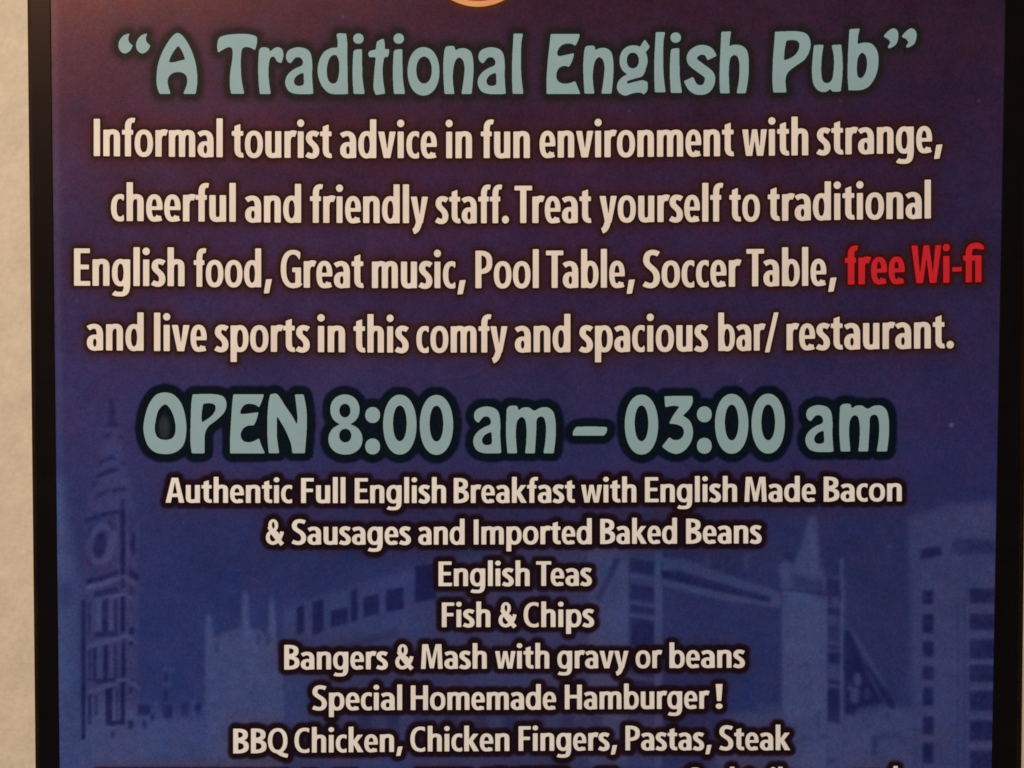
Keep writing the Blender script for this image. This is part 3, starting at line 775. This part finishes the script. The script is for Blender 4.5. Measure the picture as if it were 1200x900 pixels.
edge(red_M, (84, 8, 12), 1.2, 5.2, .82, 8)
D = edge(small_M, (27, 13, 20), 5.2, 9.2, .95, 10)
k = (1 - sm(1.5, 4.5, D)) * .6; base += (np.array([26, 9, 7]) - base) * k[..., None]
# emblem glow at the top
rr = np.hypot((U - 560), (V + 56)); k = (1 - sm(63, 74, rr)) * .7
base += (np.array([92, 42, 14.]) - base) * k[..., None]
k = np.exp(-.5 * ((U - inner_l0(V) - 4) / 3.2) ** 2) * sm(1000, 300, V)
base += k[..., None] * np.array([9, 13, 9.])       # pale line along the left edge, fading downwards
base += rng.standard_normal((NY, NX))[..., None] * np.array([1.7, 1.6, 1.9]) + noise(2.2, 2.2)[..., None] * np.array([1.1, .9, 1.2]) + noise(7, 7)[..., None] * np.array([1.4, -.3, -.8])
for du, dv, r, a in ((1115,498,1.6,60),(1147,118,1.2,26),(402,20,1.3,20),(738,130,1.1,22),(90,352,1.3,20),(868,446,1.2,24),(1042,640,1.1,26),(215,612,1.1,18),(985,118,1.2,20)):
    base += (np.array([1, .95, .85]) * a) * np.exp(-.5 * (((U - du) / r) ** 2 + ((V - dv) / r) ** 2))[..., None]     # dust
base = np.clip(base, 2, 255)
sheet_rgb = ink(base)

# ------------------------------------------------------------------ materials
print_mat = attr_mat('printed_art', rough=.33, spec=.12, grain=.16, blot=.04)
black_mat = flat_mat('black_border_ink', (.0040, .0034, .0040), rough=.34, spec=.19, grain=.25, blot=.2, bump=.03)
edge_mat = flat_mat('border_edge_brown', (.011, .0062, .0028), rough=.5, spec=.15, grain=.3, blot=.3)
cream_big = flat_mat('cream_ink', ink((234, 208, 183)), rough=.5, spec=.15, grain=.035, blot=.05, scale=1400)
cream_small = flat_mat('pale_cream_ink', ink((238, 218, 201)), rough=.5, spec=.15, grain=.05, blot=.05, scale=1400)
teal_mat = flat_mat('grey_teal_ink', ink((143, 162, 156)), rough=.5, spec=.15, grain=.045, blot=.04, scale=1400)
red_mat = flat_mat('red_ink', ink((204, 37, 42)), rough=.5, spec=.15, grain=.06, blot=.06, scale=1400)
orange_mat = flat_mat('orange_ink', ink((226, 148, 92)), rough=.5, spec=.25, grain=.06, blot=.12)
rust_mat = flat_mat('rust_ink', ink((150, 74, 30)), rough=.5, spec=.25, grain=.06, blot=.08)
wall_mat = flat_mat('plaster', ink((208, 179, 145)), rough=.85, spec=.15, grain=.05, blot=.07, scale=420, bump=.35, bscale=260)
board_mat = flat_mat('board_edge', (.05, .04, .035), rough=.6)

# ------------------------------------------------------------------ the wall and the poster
BACK = 0.0012
wv = [(-2.5, BACK, -1.8), (2.5, BACK, -1.8), (2.5, BACK, 1.8), (-2.5, BACK, 1.8)]
wall = mesh_obj('wall', wv, [(0, 1, 2, 3)], wall_mat)
wall['kind'] = 'structure'; wall['label'] = 'beige plaster wall behind the black bordered poster'; wall['category'] = 'wall'

poster = bpy.data.objects.new('poster', None); col.objects.link(poster)
poster.location = at(620, 960, BACK).tolist()
poster['label'] = 'dark blue and purple pub poster with black border, cream menu lines and grey-teal headings'
poster['category'] = 'poster'
bpy.context.view_layer.update()
P0 = np.array(poster.location)

def part(name, verts, faces, mat, label=None):
    return mesh_obj(name, [tuple(q) for q in (np.asarray(verts) - P0)], faces, mat, poster, label)

# edges of the printed face (slightly converging in the picture, straight on the poster)
TOP, BOT = -150, 960
inner_l = lambda v: 59.5 + v * (10.5 / 900); outer_l = lambda v: 32 + v * (9.5 / 900)
inner_r = lambda v: 1178 - v * (16 / 900);  outer_r = lambda v: 1207 - v * (10.6 / 900)

# sheet cells sorted into the plain ground and the printed buildings
fm = (U[:-1, :-1] + CELL / 2, V[:-1, :-1] + CELL / 2)
keep = (fm[0] > inner_l(fm[1]) - 3) & (fm[0] < inner_r(fm[1]) + 3)
def inside(pts): return winding(fm[0], fm[1], np.array(pts, float)) != 0
regions = [
 ('clock_tower_picture', 'faded violet clock tower with tall spire printed at the left', [(93,690),(98,610),(108,560),(122,482),(130,482),(146,560),(155,600),(164,640),(164,845),(94,868)]),
 ('abbey_picture', 'pale blue gothic front with pinnacles printed low at the left', [(240,745),(241,724),(245,719),(249,724),(252,747),(283,735),(284,702),(287,687),(291,702),(293,735),(313,742),(316,704),(318,696),(321,704),(325,760),(333,790),(335,946),(240,946)]),
 ('bridge_picture', 'faded blue bridge with two towers and high walkway behind the menu lines', [(688,640),(738,640),(776,648),(800,655),(860,676),(914,690),(912,662),(930,664),(952,602),(961,660),(970,678),(990,660),(992,735),(1052,830),(992,840),(992,946),(917,946),(917,713),(850,704),(776,686),(776,946),(688,946)]),
 ('flats_picture', 'faded violet block of flats with dark windows printed at the right', [(1068,606),(1110,590),(1175,586),(1175,946),(1072,946)]),
]
rid = np.zeros(keep.shape, int)
for q, (nm, lb, pts) in enumerate(regions): rid[inside(pts) & (rid == 0)] = q + 1
vid = np.arange(NY * NX).reshape(NY, NX)
quads = np.stack([vid[1:, :-1], vid[1:, 1:], vid[:-1, 1:], vid[:-1, :-1]], -1)
xyz = at(U, V, 0.0).reshape(-1, 3) - P0
rgba = np.concatenate([sheet_rgb.reshape(-1, 3), np.ones((NY * NX, 1))], 1).astype(np.float32)

def sheet(name, mask, label=None, extra=None):
    q = quads[mask]
    ids, inv = np.unique(q.ravel(), return_inverse=True)
    vv, cc, ff = xyz[ids], rgba[ids], inv.reshape(-1, 4)
    if extra is not None:
        for corners, colours in extra:
            n = len(vv)
            vv = np.concatenate([vv, corners]); cc = np.concatenate([cc, colours]).astype(np.float32)
            ff = np.concatenate([ff, [[n, n + 1, n + 2, n + 3]]])
    m = bpy.data.meshes.new(name)
    m.vertices.add(len(vv)); m.vertices.foreach_set('co', vv.astype(np.float32).ravel())
    m.loops.add(len(ff) * 4); m.loops.foreach_set('vertex_index', ff.astype(np.int32).ravel())
    m.polygons.add(len(ff)); m.polygons.foreach_set('loop_start', np.arange(0, len(ff) * 4, 4, dtype=np.int32))
    m.update(calc_edges=True); m.validate()
    a = m.color_attributes.new('print', 'FLOAT_COLOR', 'POINT'); a.data.foreach_set('color', cc.ravel())
    m.materials.append(print_mat)
    o = bpy.data.objects.new(name, m); col.objects.link(o); o.parent = poster
    if label: o['label'] = label
    return o

up = at(np.array([inner_l(TOP), inner_r(TOP), gu[-1], gu[0]]), np.array([TOP, TOP, gv[0], gv[0]])) - P0
dn = at(np.array([gu[0], gu[-1], inner_r(BOT), inner_l(BOT)]), np.array([gv[-1], gv[-1], BOT, BOT])) - P0
four = lambda c: np.tile(np.append(ink(c), 1.0), (4, 1))
sheet('printed_background', keep & (rid == 0), 'deep blue to maroon printed ground of the poster',
      [(up[[3, 2, 1, 0]], four((70, 40, 46))), (dn[[3, 2, 1, 0]], four((48, 54, 98)))])
for q, (nm, lb, pts) in enumerate(regions): sheet(nm, keep & (rid == q + 1), lb)

# black border: four mitred strips with a soft rounded lip, standing a little proud
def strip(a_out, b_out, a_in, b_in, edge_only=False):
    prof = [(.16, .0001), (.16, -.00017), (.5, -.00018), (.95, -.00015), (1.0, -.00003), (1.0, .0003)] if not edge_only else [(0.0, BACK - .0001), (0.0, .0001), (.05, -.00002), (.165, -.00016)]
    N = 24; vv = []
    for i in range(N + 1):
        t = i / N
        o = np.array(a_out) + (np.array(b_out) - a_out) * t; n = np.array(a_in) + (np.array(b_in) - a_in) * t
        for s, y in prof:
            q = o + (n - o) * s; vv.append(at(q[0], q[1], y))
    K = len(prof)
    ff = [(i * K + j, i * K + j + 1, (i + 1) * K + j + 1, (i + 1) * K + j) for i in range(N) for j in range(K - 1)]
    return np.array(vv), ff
BT = 27
co = [(outer_l(TOP - BT), TOP - BT), (outer_r(TOP - BT), TOP - BT), (outer_r(BOT + BT), BOT + BT), (outer_l(BOT + BT), BOT + BT)]
ci = [(inner_l(TOP), TOP), (inner_r(TOP), TOP), (inner_r(BOT), BOT), (inner_l(BOT), BOT)]
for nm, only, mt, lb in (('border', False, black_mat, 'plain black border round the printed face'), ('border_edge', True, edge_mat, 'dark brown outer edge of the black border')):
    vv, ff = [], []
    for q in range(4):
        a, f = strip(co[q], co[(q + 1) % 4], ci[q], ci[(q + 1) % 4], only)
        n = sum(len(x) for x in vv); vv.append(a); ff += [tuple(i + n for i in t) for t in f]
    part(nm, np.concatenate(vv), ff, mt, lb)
c8 = [at(u, v, y) for y in (.0006, BACK - .0003) for u, v in ((outer_l(TOP - BT) + 1, TOP - BT + 1), (outer_r(TOP - BT) - 1, TOP - BT + 1), (outer_r(BOT + BT) - 1, BOT + BT - 1), (outer_l(BOT + BT) + 1, BOT + BT - 1))]
part('backing_board', c8, [(3, 2, 1, 0), (4, 5, 6, 7), (0, 1, 5, 4), (1, 2, 6, 5), (2, 3, 7, 6), (3, 0, 4, 7)], board_mat)

# lettering
LIFT = -.00012
def lettering_sans(name, mat, label):
    vs_, fs_ = [], []; n = 0
    for g_, ax, sx, size, bf in lay[name]:
        Vg, FC = g_[1], g_[2]
        u = ax + Vg[:, 0] * sx; v = bf(u) - Vg[:, 1] * size
        vs_.append(at(u, v, LIFT)); fs_ += [tuple(i + n for i in t) for t in FC]; n += len(Vg)
    return part(name.split('.')[0], np.concatenate(vs_), fs_, mat, label)
def lettering_heading(name, items, mat, label):
    vs_, fs_ = [], []; n = 0
    for nm, ou, ov, du in items:
        fd, Vg, FC = heading_glyph(nm)
        vs_.append(at(ou + du + Vg[:, 0] / Z, ov + Vg[:, 1] / Z, LIFT)); fs_ += [tuple(i + n for i in t[::-1]) for t in FC]; n += len(Vg)
    return part(name, np.concatenate(vs_), fs_, mat, label)

lettering_heading('tagline', tagline, teal_mat, 'grey-teal heading reading “A Traditional English Pub”')
lettering_heading('opening_hours', hours, teal_mat, 'grey-teal heading reading OPEN 8:00 am – 03:00 am')
for nm in lines:
    txt = ' '.join(wd[0] for wd in lines[nm][2])
    if nm == 'menu_line.007': lb = 'top edge of a further cream menu line cut off by the photo'
    elif nm == 'red_offer': lb = 'red words reading free Wi-fi'
    else: lb = 'cream line reading ' + txt
    lettering_sans(nm, red_mat if nm == 'red_offer' else (cream_small if nm.startswith('menu') else cream_big), lb)

# orange emblem ring above the tagline
t = np.linspace(0, 2 * np.pi, 121)[:-1]
def annulus(r0, r1, y):
    a = at(560 + r0 * np.cos(t), -56 + r0 * np.sin(t), y); b = at(560 + r1 * np.cos(t), -56 + r1 * np.sin(t), y)
    n = len(t)
    return np.concatenate([a, b]), [(i, (i + 1) % n, n + (i + 1) % n, n + i) for i in range(n)]
a, f = annulus(57.5, 64, LIFT); part('emblem_ring', a, f, orange_mat, 'orange ring at the top edge, only its foot in the photo')
a, f = annulus(40, 57.5, LIFT * .8); part('emblem_field', a, f, rust_mat)
